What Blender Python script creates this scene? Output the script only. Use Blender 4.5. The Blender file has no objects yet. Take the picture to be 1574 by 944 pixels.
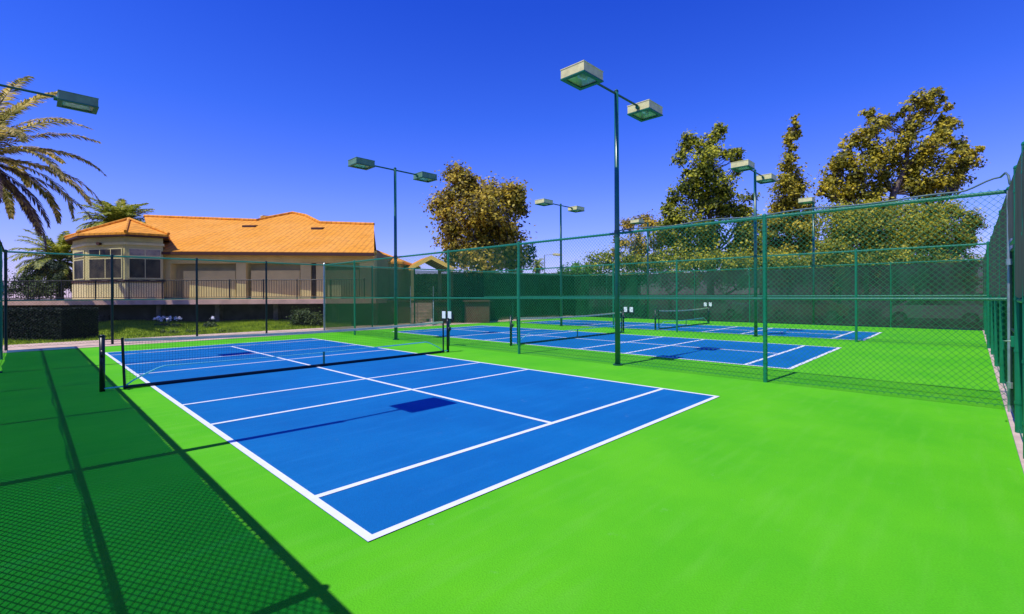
import bpy, math, random
import numpy as np
from mathutils import Vector, Matrix
random.seed(7); rng = np.random.default_rng(11)
scene = bpy.context.scene
COL = scene.collection
R = math.radians

# ------------------------------------------------------------------ camera frame
F, YH, ROLL, YAW, CH, CX, CY = 726.5064, 453.1403, -.0052, .7713, 1.6446, -1.5806, -2.8841
FW = Vector((math.cos(YAW), math.sin(YAW), 0)); RT = Vector((math.sin(YAW), -math.cos(YAW), 0)); CAM = Vector((CX, CY, CH))
def at(x, y, D):
    """world point at depth D (used to read positions off the plan of the place)"""
    a = x-787; b = y-YH; c, s = math.cos(ROLL), math.sin(ROLL)
    return CAM + D*(FW + RT*((c*a+s*b)/F) + Vector((0, 0, -(-s*a+c*b)/F)))
def zat(x, y, D): return at(x, y, D).z
def fl(x, D, z=0):
    p = at(x, YH, D); return Vector((p.x, p.y, z))

# ------------------------------------------------------------------ materials
MATS = {}
def mat(name, col, rough=.7, var=.0, scale=3., bump=0., bscale=60., metal=0., spec=.4, col2=None, trans=0., island=None, detail=4, coords='Object', stretch=None):
    if name in MATS: return MATS[name]
    m = bpy.data.materials.new(name); m.use_nodes = True; MATS[name] = m
    nt = m.node_tree; N = nt.nodes; L = nt.links; b = N['Principled BSDF']; out = N['Material Output']
    b.inputs['Roughness'].default_value = rough; b.inputs['Metallic'].default_value = metal
    b.inputs['Specular IOR Level'].default_value = spec
    b.inputs['Base Color'].default_value = (*col, 1)
    tc = N.new('ShaderNodeTexCoord'); src = tc.outputs[coords]
    if stretch:
        mp = N.new('ShaderNodeMapping'); mp.inputs['Scale'].default_value = stretch; L.new(src, mp.inputs[0]); src = mp.outputs[0]
    csock = None
    if island:
        g = N.new('ShaderNodeNewGeometry'); cr = N.new('ShaderNodeValToRGB')
        L.new(g.outputs['Random Per Island'], cr.inputs[0])
        e = cr.color_ramp.elements
        while len(e) < len(island): e.new(.5)
        for i, (p, c) in enumerate(island): e[i].position = p; e[i].color = (*c, 1)
        ns = N.new('ShaderNodeTexNoise'); ns.inputs['Scale'].default_value = .75; ns.inputs['Detail'].default_value = 4; L.new(tc.outputs['Object'], ns.inputs['Vector'])
        nr = N.new('ShaderNodeValToRGB'); L.new(ns.outputs['Fac'], nr.inputs[0]); ee = nr.color_ramp.elements; ee[0].position = .38; ee[0].color = (.50, .58, .55, 1); ee[1].position = .58; ee[1].color = (1, 1, 1, 1)
        ml = N.new('ShaderNodeMixRGB'); ml.blend_type = 'MULTIPLY'; ml.inputs[0].default_value = 1; L.new(cr.outputs[0], ml.inputs[1]); L.new(nr.outputs[0], ml.inputs[2])
        csock = ml.outputs[0]
    elif var or col2:
        no = N.new('ShaderNodeTexNoise'); no.inputs['Scale'].default_value = scale; no.inputs['Detail'].default_value = detail
        no.inputs['Roughness'].default_value = .6
        L.new(src, no.inputs['Vector'])
        cr = N.new('ShaderNodeValToRGB'); L.new(no.outputs['Fac'], cr.inputs[0])
        c2 = col2 or tuple(c*(1-var) for c in col); c1 = col if col2 else tuple(min(1, c*(1+var*.6)) for c in col)
        cr.color_ramp.elements[0].position = .32; cr.color_ramp.elements[0].color = (*c2, 1)
        cr.color_ramp.elements[1].position = .68; cr.color_ramp.elements[1].color = (*c1, 1)
        csock = cr.outputs[0]
    if csock: L.new(csock, b.inputs['Base Color'])
    if bump:
        no2 = N.new('ShaderNodeTexNoise'); no2.inputs['Scale'].default_value = bscale; no2.inputs['Detail'].default_value = 3
        L.new(src, no2.inputs['Vector'])
        bp = N.new('ShaderNodeBump'); bp.inputs['Strength'].default_value = bump; bp.inputs['Distance'].default_value = .02
        L.new(no2.outputs['Fac'], bp.inputs['Height']); L.new(bp.outputs[0], b.inputs['Normal'])
    if trans:
        t = N.new('ShaderNodeBsdfTranslucent'); t.inputs[0].default_value = (*col, 1)
        if csock: L.new(csock, t.inputs[0])
        mx = N.new('ShaderNodeMixShader'); mx.inputs[0].default_value = trans
        L.new(b.outputs[0], mx.inputs[1]); L.new(t.outputs[0], mx.inputs[2]); L.new(mx.outputs[0], out.inputs[0])
    return m

def court_mat(name, c1, c2, c3, speck=.10):
    """acrylic sports coating: broad roller patches, streaks and fine grain"""
    m = bpy.data.materials.new(name); m.use_nodes = True; MATS[name] = m
    nt = m.node_tree; N = nt.nodes; L = nt.links; b = N['Principled BSDF']
    b.inputs['Roughness'].default_value = .8; b.inputs['Specular IOR Level'].default_value = .12
    tc = N.new('ShaderNodeTexCoord')
    n1 = N.new('ShaderNodeTexNoise'); n1.inputs['Scale'].default_value = .55; n1.inputs['Detail'].default_value = 5; n1.inputs['Roughness'].default_value = .62
    L.new(tc.outputs['Object'], n1.inputs['Vector'])
    r1 = N.new('ShaderNodeValToRGB'); L.new(n1.outputs['Fac'], r1.inputs[0])
    e = r1.color_ramp.elements; e[0].position = .34; e[0].color = (*c2, 1); e[1].position = .66; e[1].color = (*c1, 1)
    mp = N.new('ShaderNodeMapping'); mp.inputs['Rotation'].default_value = (0, 0, .78); mp.inputs['Scale'].default_value = (.8, 6, 1); L.new(tc.outputs['Object'], mp.inputs[0])
    n2 = N.new('ShaderNodeTexNoise'); n2.inputs['Scale'].default_value = 1.3; n2.inputs['Detail'].default_value = 6; L.new(mp.outputs[0], n2.inputs['Vector'])
    r2 = N.new('ShaderNodeValToRGB'); L.new(n2.outputs['Fac'], r2.inputs[0]); r2.color_ramp.elements[0].position = .5; r2.color_ramp.elements[1].position = .8
    mx = N.new('ShaderNodeMixRGB'); L.new(r1.outputs[0], mx.inputs[1]); mx.inputs[2].default_value = (*c3, 1)
    mu = N.new('ShaderNodeMath'); mu.operation = 'MULTIPLY'; mu.inputs[1].default_value = .45; L.new(r2.outputs[0], mu.inputs[0]); L.new(mu.outputs[0], mx.inputs[0])
    n3 = N.new('ShaderNodeTexNoise'); n3.inputs['Scale'].default_value = 90; n3.inputs['Detail'].default_value = 2; L.new(tc.outputs['Object'], n3.inputs['Vector'])
    r3 = N.new('ShaderNodeValToRGB'); L.new(n3.outputs['Fac'], r3.inputs[0]); r3.color_ramp.elements[0].position = .35; r3.color_ramp.elements[0].color = (1-speck*2, 1-speck*2, 1-speck*2, 1); r3.color_ramp.elements[1].position = .65
    m2 = N.new('ShaderNodeMixRGB'); m2.blend_type = 'MULTIPLY'; m2.inputs[0].default_value = 1; L.new(mx.outputs[0], m2.inputs[1]); L.new(r3.outputs[0], m2.inputs[2])
    # a few scuffs
    n4 = N.new('ShaderNodeTexNoise'); n4.inputs['Scale'].default_value = 3.1; n4.inputs['Detail'].default_value = 8; n4.inputs['Roughness'].default_value = .75; L.new(tc.outputs['Object'], n4.inputs['Vector'])
    r4 = N.new('ShaderNodeValToRGB'); L.new(n4.outputs['Fac'], r4.inputs[0]); r4.color_ramp.elements[0].position = .63; r4.color_ramp.elements[1].position = .78
    m3 = N.new('ShaderNodeMixRGB'); L.new(m2.outputs[0], m3.inputs[1]); m3.inputs[2].default_value = tuple(.75*c+.12 for c in c1)+(1,)
    mu4 = N.new('ShaderNodeMath'); mu4.operation = 'MULTIPLY'; mu4.inputs[1].default_value = .75; L.new(r4.outputs[0], mu4.inputs[0]); L.new(mu4.outputs[0], m3.inputs[0])
    L.new(m3.outputs[0], b.inputs['Base Color'])
    bp = N.new('ShaderNodeBump'); bp.inputs['Strength'].default_value = .5; bp.inputs['Distance'].default_value = .01
    L.new(n3.outputs['Fac'], bp.inputs['Height']); L.new(bp.outputs[0], b.inputs['Normal'])
    return m

def screen_mat(name, col, alpha, col2, tint=(1, 1, 1)):
    """woven privacy fabric: some light passes between the threads"""
    m = bpy.data.materials.new(name); m.use_nodes = True; MATS[name] = m
    nt = m.node_tree; N = nt.nodes; L = nt.links; out = N['Material Output']; N.remove(N['Principled BSDF'])
    tc = N.new('ShaderNodeTexCoord')
    mp = N.new('ShaderNodeMapping'); mp.inputs['Scale'].default_value = (1, 1, .35); L.new(tc.outputs['Object'], mp.inputs[0])
    no = N.new('ShaderNodeTexNoise'); no.inputs['Scale'].default_value = 1.4; no.inputs['Detail'].default_value = 6; no.inputs['Roughness'].default_value = .65; L.new(mp.outputs[0], no.inputs['Vector'])
    cr = N.new('ShaderNodeValToRGB'); L.new(no.outputs['Fac'], cr.inputs[0])
    e = cr.color_ramp.elements; e[0].position = .35; e[0].color = (*col2, 1); e[1].position = .65; e[1].color = (*col, 1)
    d = N.new('ShaderNodeBsdfDiffuse'); L.new(cr.outputs[0], d.inputs[0])
    t = N.new('ShaderNodeBsdfTranslucent'); L.new(cr.outputs[0], t.inputs[0])
    dm = N.new('ShaderNodeMixShader'); dm.inputs[0].default_value = .3; L.new(d.outputs[0], dm.inputs[1]); L.new(t.outputs[0], dm.inputs[2])
    tr = N.new('ShaderNodeBsdfTransparent'); tr.inputs[0].default_value = (*tint, 1)
    mr = N.new('ShaderNodeMapRange'); L.new(no.outputs['Fac'], mr.inputs[0]); mr.inputs[1].default_value = .3; mr.inputs[2].default_value = .7
    mr.inputs[3].default_value = max(0, alpha-.06); mr.inputs[4].default_value = min(1, alpha+.05)
    mx = N.new('ShaderNodeMixShader'); L.new(mr.outputs[0], mx.inputs[0]); L.new(tr.outputs[0], mx.inputs[1]); L.new(dm.outputs[0], mx.inputs[2])
    L.new(mx.outputs[0], out.inputs[0]); return m

M_green = court_mat('green_coating', (.125, .565, .013), (.082, .485, .011), (.155, .57, .04), .06)
M_blue = court_mat('blue_coating', (.004, .165, .44), (.003, .130, .38), (.014, .20, .50), .06)
M_line = mat('line_paint', (.80, .83, .86), .6, var=.06, scale=8)
M_conc = mat('concrete', (.66, .47, .34), .9, var=.25, scale=2.5, bump=.3, bscale=40)
M_curb = mat('curb', (.62, .47, .38), .9, var=.2, scale=4, bump=.3)
M_dirt = mat('dirt', (.20, .15, .09), .95, var=.4, scale=.4, bump=.3, bscale=8)
M_asph = mat('asphalt', (.05, .05, .05), .9, var=.2, scale=1.)
M_lawn = mat('lawn_soil', (.20, .30, .01), .95, col2=(.28, .38, .012), scale=1.2)
M_grass = mat('grass_blades', (.1, .3, .02), .8, island=[(0, (.10, .20, .006)), (.5, (.36, .48, .012)), (1, (.55, .62, .03))], trans=.25)
M_post = mat('green_vinyl', (.008, .22, .10), .35, var=.15, scale=6, spec=.5)
M_rail = mat('green_rail', (.02, .24, .13), .35, var=.12, scale=5, spec=.6)
M_wire = mat('green_wire', (.018, .22, .065), .45, spec=.5)
M_wired = mat('dark_wire', (.006, .05, .03), .5)
M_galv = mat('galvanised', (.42, .48, .46), .35, var=.2, scale=9, metal=.5)
M_dark = mat('dark_post', (.006, .03, .02), .4, var=.2)
M_pole = mat('pole_paint', (.012, .13, .085), .28, var=.2, scale=4, spec=.6)
M_arm = mat('arm_paint', (.01, .09, .06), .35, var=.2)
M_box = mat('lamp_housing', (.85, .76, .32), .5, var=.18, scale=6)
M_box2 = mat('shaded_green_housing', (.16, .30, .15), .45, var=.2, scale=5)  # darker copy of the housing colour, for lamps showing their shaded sides
M_boxg = mat('lamp_rim', (.015, .16, .085), .4, var=.15)
M_lens = mat('lamp_glass', (.62, .70, .66), .15, var=.5, scale=9, spec=.8)
M_refl = mat('lamp_reflector', (.66, .72, .55), .3, metal=.2, var=.3, scale=8)
M_net = mat('net_cord', (.006, .008, .02), .8)
M_netpost = mat('net_post_paint', (.004, .012, .016), .35, spec=.5)
M_tape = mat('net_tape', (.90, .84, .58), .7, var=.1, scale=4, trans=.4)
M_hem = mat('net_hem', (.30, .85, .85), .6, trans=.2)
M_white = mat('white_plastic', (.85, .85, .82), .5)
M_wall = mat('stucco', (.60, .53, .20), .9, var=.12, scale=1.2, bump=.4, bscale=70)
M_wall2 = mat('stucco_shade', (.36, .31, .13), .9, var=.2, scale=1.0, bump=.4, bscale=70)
M_trim = mat('cream_trim', (.72, .64, .28), .8, var=.1)
M_darkwall = mat('shaded_stone', (.035, .032, .027), .95, var=.6, scale=1.6, bump=.5, bscale=12)  # near-black colour carries the shade of the recess under the terrace
M_stone = mat('grey_block', (.12, .10, .09), .95, var=.6, scale=3, bump=.5, bscale=20)
M_fascia = mat('fascia_brown', (.07, .025, .012), .6)
M_glass = mat('window_glass', (.006, .008, .006), .3, spec=.12, col2=(.09, .075, .04), scale=1.6)  # brown blotches paint reflections into the dark pane colour
M_glass2 = mat('window_reflect', (.25, .16, .05), .1, var=.8, scale=2.0, spec=.9)
M_iron = mat('black_iron', (.012, .010, .010), .5)
M_pink = mat('terrace_slab', (.62, .38, .27), .9, var=.2, scale=1.5, bump=.3)
M_brwall = mat('retaining_wall', (.12, .06, .035), .95, var=.35, scale=1.0, bump=.4, bscale=20)
M_bark = mat('bark', (.16, .12, .09), .95, var=.4, scale=5, bump=.6, bscale=15)
M_hedge = mat('hedge_leaf', (.01, .03, .01), .7, island=[(0, (.004, .010, .006)), (.7, (.010, .026, .010)), (1, (.03, .06, .015))], trans=.15)
M_shrub = mat('shrub_leaf', (.03, .06, .02), .6, island=[(0, (.012, .03, .006)), (.5, (.05, .10, .012)), (1, (.16, .22, .03))], trans=.25)
M_lime = mat('bright_leaf', (.1, .3, .02), .6, island=[(0, (.03, .12, .006)), (.5, (.10, .32, .01)), (1, (.25, .50, .03))], trans=.3)
M_gold = mat('golden_leaf', (.3, .25, .03), .55, island=[(0, (.040, .028, .014)), (.15, (.12, .14, .010)), (.45, (.50, .42, .018)), (.8, (.90, .68, .025)), (1, (.97, .84, .12))], trans=.45)
M_gold2 = mat('olive_gold_leaf', (.3, .25, .03), .55, island=[(0, (.012, .022, .008)), (.3, (.14, .19, .012)), (.6, (.46, .48, .018)), (.85, (.80, .72, .025)), (1, (.92, .84, .10))], trans=.45)
M_rust = mat('rusty_leaf', (.3, .2, .03), .55, island=[(0, (.03, .018, .012)), (.3, (.26, .20, .015)), (.65, (.72, .50, .025)), (1, (.95, .74, .08))], trans=.42)
M_willow = mat('willow_leaf', (.3, .25, .03), .55, island=[(0, (.03, .05, .01)), (.4, (.34, .38, .015)), (.75, (.76, .66, .022)), (1, (.90, .80, .12))], trans=.45)
M_conif = mat('dark_needle', (.02, .05, .02), .7, island=[(0, (.006, .02, .008)), (1, (.03, .07, .02))], trans=.1)
M_frond = mat('palm_frond', (.2, .2, .05), .55, island=[(0, (.04, .06, .02)), (.4, (.34, .30, .05)), (.65, (.80, .60, .12)), (1, (.95, .78, .28))], trans=.5)
M_frondg = mat('palm_frond_green', (.1, .2, .05), .5, island=[(0, (.04, .08, .012)), (.4, (.34, .42, .03)), (1, (.92, .82, .14))], trans=.45)
M_frondd = mat('dry_frond', (.1, .2, .05), .6, island=[(0, (.035, .018, .045)), (.5, (.12, .06, .12)), (.80, (.36, .24, .14)), (1, (.7, .52, .2))], trans=.15)  # dead tan, plus the purple shade of hanging fronds painted in
M_frond_boot = mat('palm_boot', (.45, .20, .06), .9, var=.5, scale=10, bump=.5)
M_flower = mat('white_petal', (.85, .82, .84), .7)
M_bwhite = mat('white_roof_edge', (.80, .80, .78), .7)
M_bgrey = mat('far_wall', (.42, .40, .36), .9, var=.15)
M_cable = mat('grey_cable', (.10, .17, .17), .5)
M_car = [mat('car_silver', (.35, .36, .36), .25, spec=.7), mat('car_white', (.6, .6, .58), .25, spec=.7), mat('car_tan', (.34, .25, .16), .3, spec=.7)]
M_hedge_cloth = mat('hem_cloth', (.008, .05, .03), .9)
M_tyre = mat('tyre', (.01, .01, .01), .9)
S_grey = screen_mat('dark_windscreen', (.066, .074, .066), .91, (.034, .042, .036))
S_green = screen_mat('green_windscreen', (.050, .075, .026), .66, (.020, .042, .014))
S_green2 = screen_mat('deep_green_windscreen', (.013, .055, .030), .93, (.008, .032, .018))
S_olive = screen_mat('olive_windscreen', (.36, .28, .17), .95, (.26, .20, .12))
S_near = screen_mat('near_windscreen', (.020, .12, .06), .52, (.012, .10, .06), (.09, .50, .95))

def roof_mat():
    m = bpy.data.materials.new('clay_roof_tile'); m.use_nodes = True; MATS['roof'] = m
    nt = m.node_tree; N = nt.nodes; L = nt.links; b = N['Principled BSDF']; b.inputs['Roughness'].default_value = .85
    tc = N.new('ShaderNodeTexCoord'); mp = N.new('ShaderNodeMapping'); mp.inputs['Rotation'].default_value = (0, 0, -(math.pi/2-YAW)+math.pi/2)
    L.new(tc.outputs['Object'], mp.inputs[0])
    n1 = N.new('ShaderNodeTexNoise'); n1.inputs['Scale'].default_value = .45; n1.inputs['Detail'].default_value = 5; L.new(tc.outputs['Object'], n1.inputs['Vector'])
    r1 = N.new('ShaderNodeValToRGB'); L.new(n1.outputs['Fac'], r1.inputs[0]); e = r1.color_ramp.elements
    e[0].position = .38; e[0].color = (.84, .34, .012, 1); e[1].position = .62; e[1].color = (.88, .38, .035, 1)
    n2 = N.new('ShaderNodeTexNoise'); n2.inputs['Scale'].default_value = 4.5; n2.inputs['Detail'].default_value = 3; L.new(tc.outputs['Object'], n2.inputs['Vector'])
    r2 = N.new('ShaderNodeValToRGB'); L.new(n2.outputs['Fac'], r2.inputs[0]); r2.color_ramp.elements[0].position = .3; r2.color_ramp.elements[0].color = (.70, .66, .6, 1); r2.color_ramp.elements[1].position = .6
    w = N.new('ShaderNodeTexWave'); w.wave_type = 'BANDS'; w.bands_direction = 'Y'; w.inputs['Scale'].default_value = 1.3; w.inputs['Distortion'].default_value = .6; L.new(mp.outputs[0], w.inputs['Vector'])
    w2 = N.new('ShaderNodeTexWave'); w2.wave_type = 'BANDS'; w2.bands_direction = 'X'; w2.inputs['Scale'].default_value = .9; L.new(mp.outputs[0], w2.inputs['Vector'])
    r3 = N.new('ShaderNodeValToRGB'); L.new(w2.outputs['Fac'], r3.inputs[0]); r3.color_ramp.elements[0].position = 0; r3.color_ramp.elements[0].color = (.72, .68, .62, 1); r3.color_ramp.elements[1].position = .25
    m1 = N.new('ShaderNodeMixRGB'); m1.blend_type = 'MULTIPLY'; m1.inputs[0].default_value = .8; L.new(r1.outputs[0], m1.inputs[1]); L.new(r2.outputs[0], m1.inputs[2])
    m2 = N.new('ShaderNodeMixRGB'); m2.blend_type = 'MULTIPLY'; m2.inputs[0].default_value = .85; L.new(m1.outputs[0], m2.inputs[1]); L.new(r3.outputs[0], m2.inputs[2])
    L.new(m2.outputs[0], b.inputs['Base Color'])
    bp = N.new('ShaderNodeBump'); bp.inputs['Strength'].default_value = .5; bp.inputs['Distance'].default_value = .06; L.new(w.outputs['Fac'], bp.inputs['Height']); L.new(bp.outputs[0], b.inputs['Normal'])
    return m
M_roof = roof_mat()

# ------------------------------------------------------------------ mesh helpers
class MB:
    def __init__(s): s.v = []; s.f = []; s.m = []; s.mats = []
    def mi(s, m):
        if m is None: return 0
        if m not in s.mats: s.mats.append(m)
        return s.mats.index(m)
    def poly(s, pts, m=None):
        n = len(s.v); s.v += [tuple(p) for p in pts]; s.f.append(tuple(range(n, n+len(pts)))); s.m.append(s.mi(m))
    def box8(s, p, m=None):
        n = len(s.v); s.v += [tuple(q) for q in p]
        for f in ((0, 3, 2, 1), (4, 5, 6, 7), (0, 1, 5, 4), (1, 2, 6, 5), (2, 3, 7, 6), (3, 0, 4, 7)):
            s.f.append(tuple(n+i for i in f)); s.m.append(s.mi(m))
    def box(s, x0, x1, y0, y1, z0, z1, m=None):
        s.box8([(x0, y0, z0), (x1, y0, z0), (x1, y1, z0), (x0, y1, z0), (x0, y0, z1), (x1, y0, z1), (x1, y1, z1), (x0, y1, z1)], m)
    def vbox(s, xa, xb, Da, Db, z0, z1, m=None):
        """box in the house's own frame: picture columns at depth Da, depths, heights"""
        a, b = fl(xa, Da), fl(xb, Da); d = FW*(Db-Da)
        q = [a, b, b+d, a+d]
        s.box8([Vector((p.x, p.y, z0)) for p in q]+[Vector((p.x, p.y, z1)) for p in q], m)
    def tube(s, pts, r, n=8, m=None, cap=True):
        pts = [Vector(p) for p in pts]; rs = r if isinstance(r, (list, tuple)) else [r]*len(pts)
        base = len(s.v); up = None
        for i, p in enumerate(pts):
            d = (pts[min(i+1, len(pts)-1)]-pts[max(i-1, 0)]).normalized()
            if up is None or abs(d.dot(up)) > .95: up = Vector((0, 0, 1)) if abs(d.z) < .9 else Vector((1, 0, 0))
            a = d.cross(up).normalized(); b = a.cross(d).normalized(); up = b
            for k in range(n):
                t = 2*math.pi*k/n; s.v.append(tuple(p+a*(math.cos(t)*rs[i])+b*(math.sin(t)*rs[i])))
        mi = s.mi(m)
        for i in range(len(pts)-1):
            for k in range(n):
                k2 = (k+1) % n; s.f.append((base+i*n+k, base+i*n+k2, base+(i+1)*n+k2, base+(i+1)*n+k)); s.m.append(mi)
        if cap:
            s.f.append(tuple(base+k for k in range(n))[::-1]); s.m.append(mi)
            s.f.append(tuple(base+(len(pts)-1)*n+k for k in range(n))); s.m.append(mi)
    def build(s, name, m, parent=None, smooth=False, loc=None, bevel=0):
        me = bpy.data.meshes.new(name); me.from_pydata(s.v, [], s.f)
        for q in (s.mats if len(s.mats) else [m]): me.materials.append(q or m)
        if len(s.mats) > 1: me.polygons.foreach_set('material_index', s.m)
        me.update()
        if smooth: me.polygons.foreach_set('use_smooth', [True]*len(me.polygons))
        o = bpy.data.objects.new(name, me); COL.objects.link(o)
        if parent is not None:
            o.parent = parent; o.matrix_parent_inverse = Matrix()
            if parent_world(parent) is not None: me.transform(parent_world(parent).inverted())
        if bevel:
            md = o.modifiers.new('bevel', 'BEVEL'); md.width = bevel; md.segments = 2; md.limit_method = 'ANGLE'
        return o
def parent_world(o):
    m = Matrix.Identity(4); q = o
    while q is not None: m = q.matrix_basis @ m; q = q.parent
    return m
def smooth_angle(o):
    for p in o.data.polygons: p.use_smooth = True
def tag(o, label=None, cat=None, group=None, kind=None):
    if label: o['label'] = label
    if cat: o['category'] = cat
    if group: o['group'] = group
    if kind: o['kind'] = kind
    return o
def empty(name, loc, label, cat, group=None, rz=0):
    o = bpy.data.objects.new(name, None); COL.objects.link(o); o.location = loc; o.rotation_euler = (0, 0, rz); o.empty_display_size = .3
    return tag(o, label, cat, group)
def struct(name, mb, m): return tag(mb.build(name, m), kind='structure')
def bigmesh(name, V, Fc, m, parent=None):
    """many small quads/tris from numpy arrays"""
    me = bpy.data.meshes.new(name); nv = len(V); nf, k = Fc.shape
    if parent is not None:
        M = np.array(parent_world(parent).inverted()); V = V@M[:3, :3].T+M[:3, 3]
    me.vertices.add(nv); me.vertices.foreach_set('co', V.astype(np.float32).ravel())
    me.loops.add(nf*k); me.loops.foreach_set('vertex_index', Fc.astype(np.int32).ravel())
    me.polygons.add(nf); me.polygons.foreach_set('loop_start', np.arange(0, nf*k, k, dtype=np.int32)); me.polygons.foreach_set('loop_total', np.full(nf, k, dtype=np.int32))
    me.materials.append(m); me.update(calc_edges=True); me.validate()
    o = bpy.data.objects.new(name, me); COL.objects.link(o)
    if parent is not None: o.parent = parent
    return o

# ------------------------------------------------------------------ the setting
LX, RX, YR, YF = -2.05, 27.0, -3.276, 18.41          # near fence, far fence, right fence, back fence
mb = MB(); n = 24
for i in range(n):
    a0, a1 = 2*math.pi*i/n, 2*math.pi*(i+1)/n
    for r0, r1 in ((0, 60), (60, 300), (300, 1500)):
        if r0 == 0: mb.poly([(0, 0, -.06), (r1*math.cos(a0), r1*math.sin(a0), -.06), (r1*math.cos(a1), r1*math.sin(a1), -.06)])
        else: mb.poly([(r0*math.cos(a0), r0*math.sin(a0), -.06), (r1*math.cos(a0), r1*math.sin(a0), -.06), (r1*math.cos(a1), r1*math.sin(a1), -.06), (r0*math.cos(a1), r0*math.sin(a1), -.06)])
struct('ground', mb, M_dirt)
mb = MB(); mb.box(LX-.02, RX-.04, YR+.06, 17.62, -.05, 0); struct('court_surface', mb, M_green)
mb = MB(); mb.box(LX-1.2, RX+.4, 17.62, 20.8, -.055, .012); struct('back_path', mb, M_conc)
mb = MB(); mb.box(3.2, RX+.4, YR-.2, YR+.06, -.055, .02); struct('side_kerb', mb, M_curb)
mb = MB(); mb.box(RX+.4, RX+40, -30, 40, -.05, -.02); struct('parking_lot', mb, M_asph)
mb = MB(); mb.box(LX-5, LX-.02, -8, 17.62, -.055, -.01); struct('side_path', mb, M_conc)
# lawn sheet, gently mounded
P0, P1 = fl(-60, 21.5), fl(-60, 28.2)
mb = MB(); nx, ny = 60, 8
def lawn_pt(i, j):
    x = -60+(600)*i/nx; D0 = 23.74/(.697-.717*(x-787)/F); D1 = 27.0; D = D0+(D1-D0)*j/ny
    p = fl(x, D); 
    z = -.02+.30*math.sin(min(1, j/ny)*1.5)*(.8+.2*math.sin(i*.3))
    return Vector((p.x, p.y, z))
rows = [[None]*(ny+1) for _ in range(nx+1)]
for i in range(nx+1):
    for j in range(ny+1):
        p = lawn_pt(i, j)
        rows[i][j] = p
for i in range(nx):
    for j in range(ny):
        mb.poly([rows[i][j], rows[i+1][j], rows[i+1][j+1], rows[i][j+1]])
struct('lawn', mb, M_lawn)
# blades of grass on the lawn
N = 40000; V = []; 
ii = rng.random(N)*nx*.999; jj = rng.random(N)*ny*.999
i0 = ii.astype(int); j0 = jj.astype(int); fi = (ii-i0)[:, None]; fj = (jj-j0)[:, None]
G = np.array([[list(p) for p in r] for r in rows])
pp = (G[i0, j0]*(1-fi)+G[i0+1, j0]*fi)*(1-fj)+(G[i0, j0+1]*(1-fi)+G[i0+1, j0+1]*fi)*fj
an = rng.random(N)*6.28; h = .05+rng.random(N)*.08; wd = .012
dx = np.stack([np.cos(an)*wd, np.sin(an)*wd, an*0], 1); tip = np.stack([rng.normal(0, .03, N), rng.normal(0, .03, N), h], 1)
V = np.concatenate([pp-dx, pp+dx, pp+tip], 1).reshape(-1, 3); Fc = np.arange(N*3).reshape(-1, 3)
tag(bigmesh('grass', V, Fc, M_grass), 'short green grass growing on the lawn beyond the back fence', 'grass', kind='stuff')

# courts: blue slab sheet + painted lines
W_, LEN, S_, L1, L2, NET = 6.132, 15.39, .952, 4.092, 5.663, 7.95
COURTS = [(0., 0., 6.132, 15.39), (9.904, -.09, 15.475, 15.9), (18.55, -.24, 23.1, 16.0)]
for ci, (xa, ya, xb, yb) in enumerate(COURTS):
    mb = MB(); mb.poly([(xa, ya, .004), (xb, ya, .004), (xb, yb, .004), (xa, yb, .004)]); struct('blue_court', mb, M_blue)
    mb = MB(); w = (.066, .085, .10)[ci]; z = .008
    def q(x0, y0, x1, y1): mb.poly([(x0, y0, z), (x1, y0, z), (x1, y1, z), (x0, y1, z)])
    q(xa, ya, xa+w, yb); q(xb-w, ya, xb, yb)
    q(xa+w, ya, xb-w, ya+w); q(xa+w, yb-w, xb-w, yb)
    cx = (xa+xb)/2+.02
    ys = [ya+S_, ya+L1, ya+L2, 9.75, 11.74, yb-S_]
    for y in ys: q(xa+w, y-w/2, xb-w, y+w/2)
    for y0, y1 in zip([ys[0]]+[y for y in ys[1:-1]], ys[1:]): q(cx-w/2, y0+w/2, cx+w/2, y1-w/2)
    struct('court_lines', mb, M_line)

# ------------------------------------------------------------------ fences
HF = 3.05; MESH = .088
def chain(mb, P, U, length, z0, z1, r, barbs=.035):
    """two families of 45 degree wires on the vertical rectangle P + U*length"""
    U = Vector(U).normalized(); H = z1-z0; T = Vector((U.y, -U.x, 0))
    for fam in (1, -1):
        c = -H if fam == 1 else 0
        end = length if fam == 1 else length+H
        while c < end:
            # line s = c + fam*t , t in [0,H]
            t0, t1 = 0., H
            if fam == 1: t0 = max(0, -c); t1 = min(H, length-c)
            else: t0 = max(0, c-length); t1 = min(H, c)
            if t1-t0 > .02:
                if t1 >= H-1e-6: t1 = H+barbs
                a = P+U*(c+fam*t0)+Vector((0, 0, z0+t0)); b = P+U*(c+fam*t1)+Vector((0, 0, z0+t1))
                off = T*(r*.6*fam)
                d = (b-a).normalized(); s1 = d.cross(T).normalized()*r
                n = len(mb.v)
                for q in (a, b):
                    for o in (s1*.9-T*r*.5, -s1*.9-T*r*.5, T*r): mb.v.append(tuple(q+o+off))
                for k in range(3):
                    k2 = (k+1) % 3; mb.f.append((n+k, n+k2, n+3+k2, n+3+k)); mb.m.append(0)
            c += MESH
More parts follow.
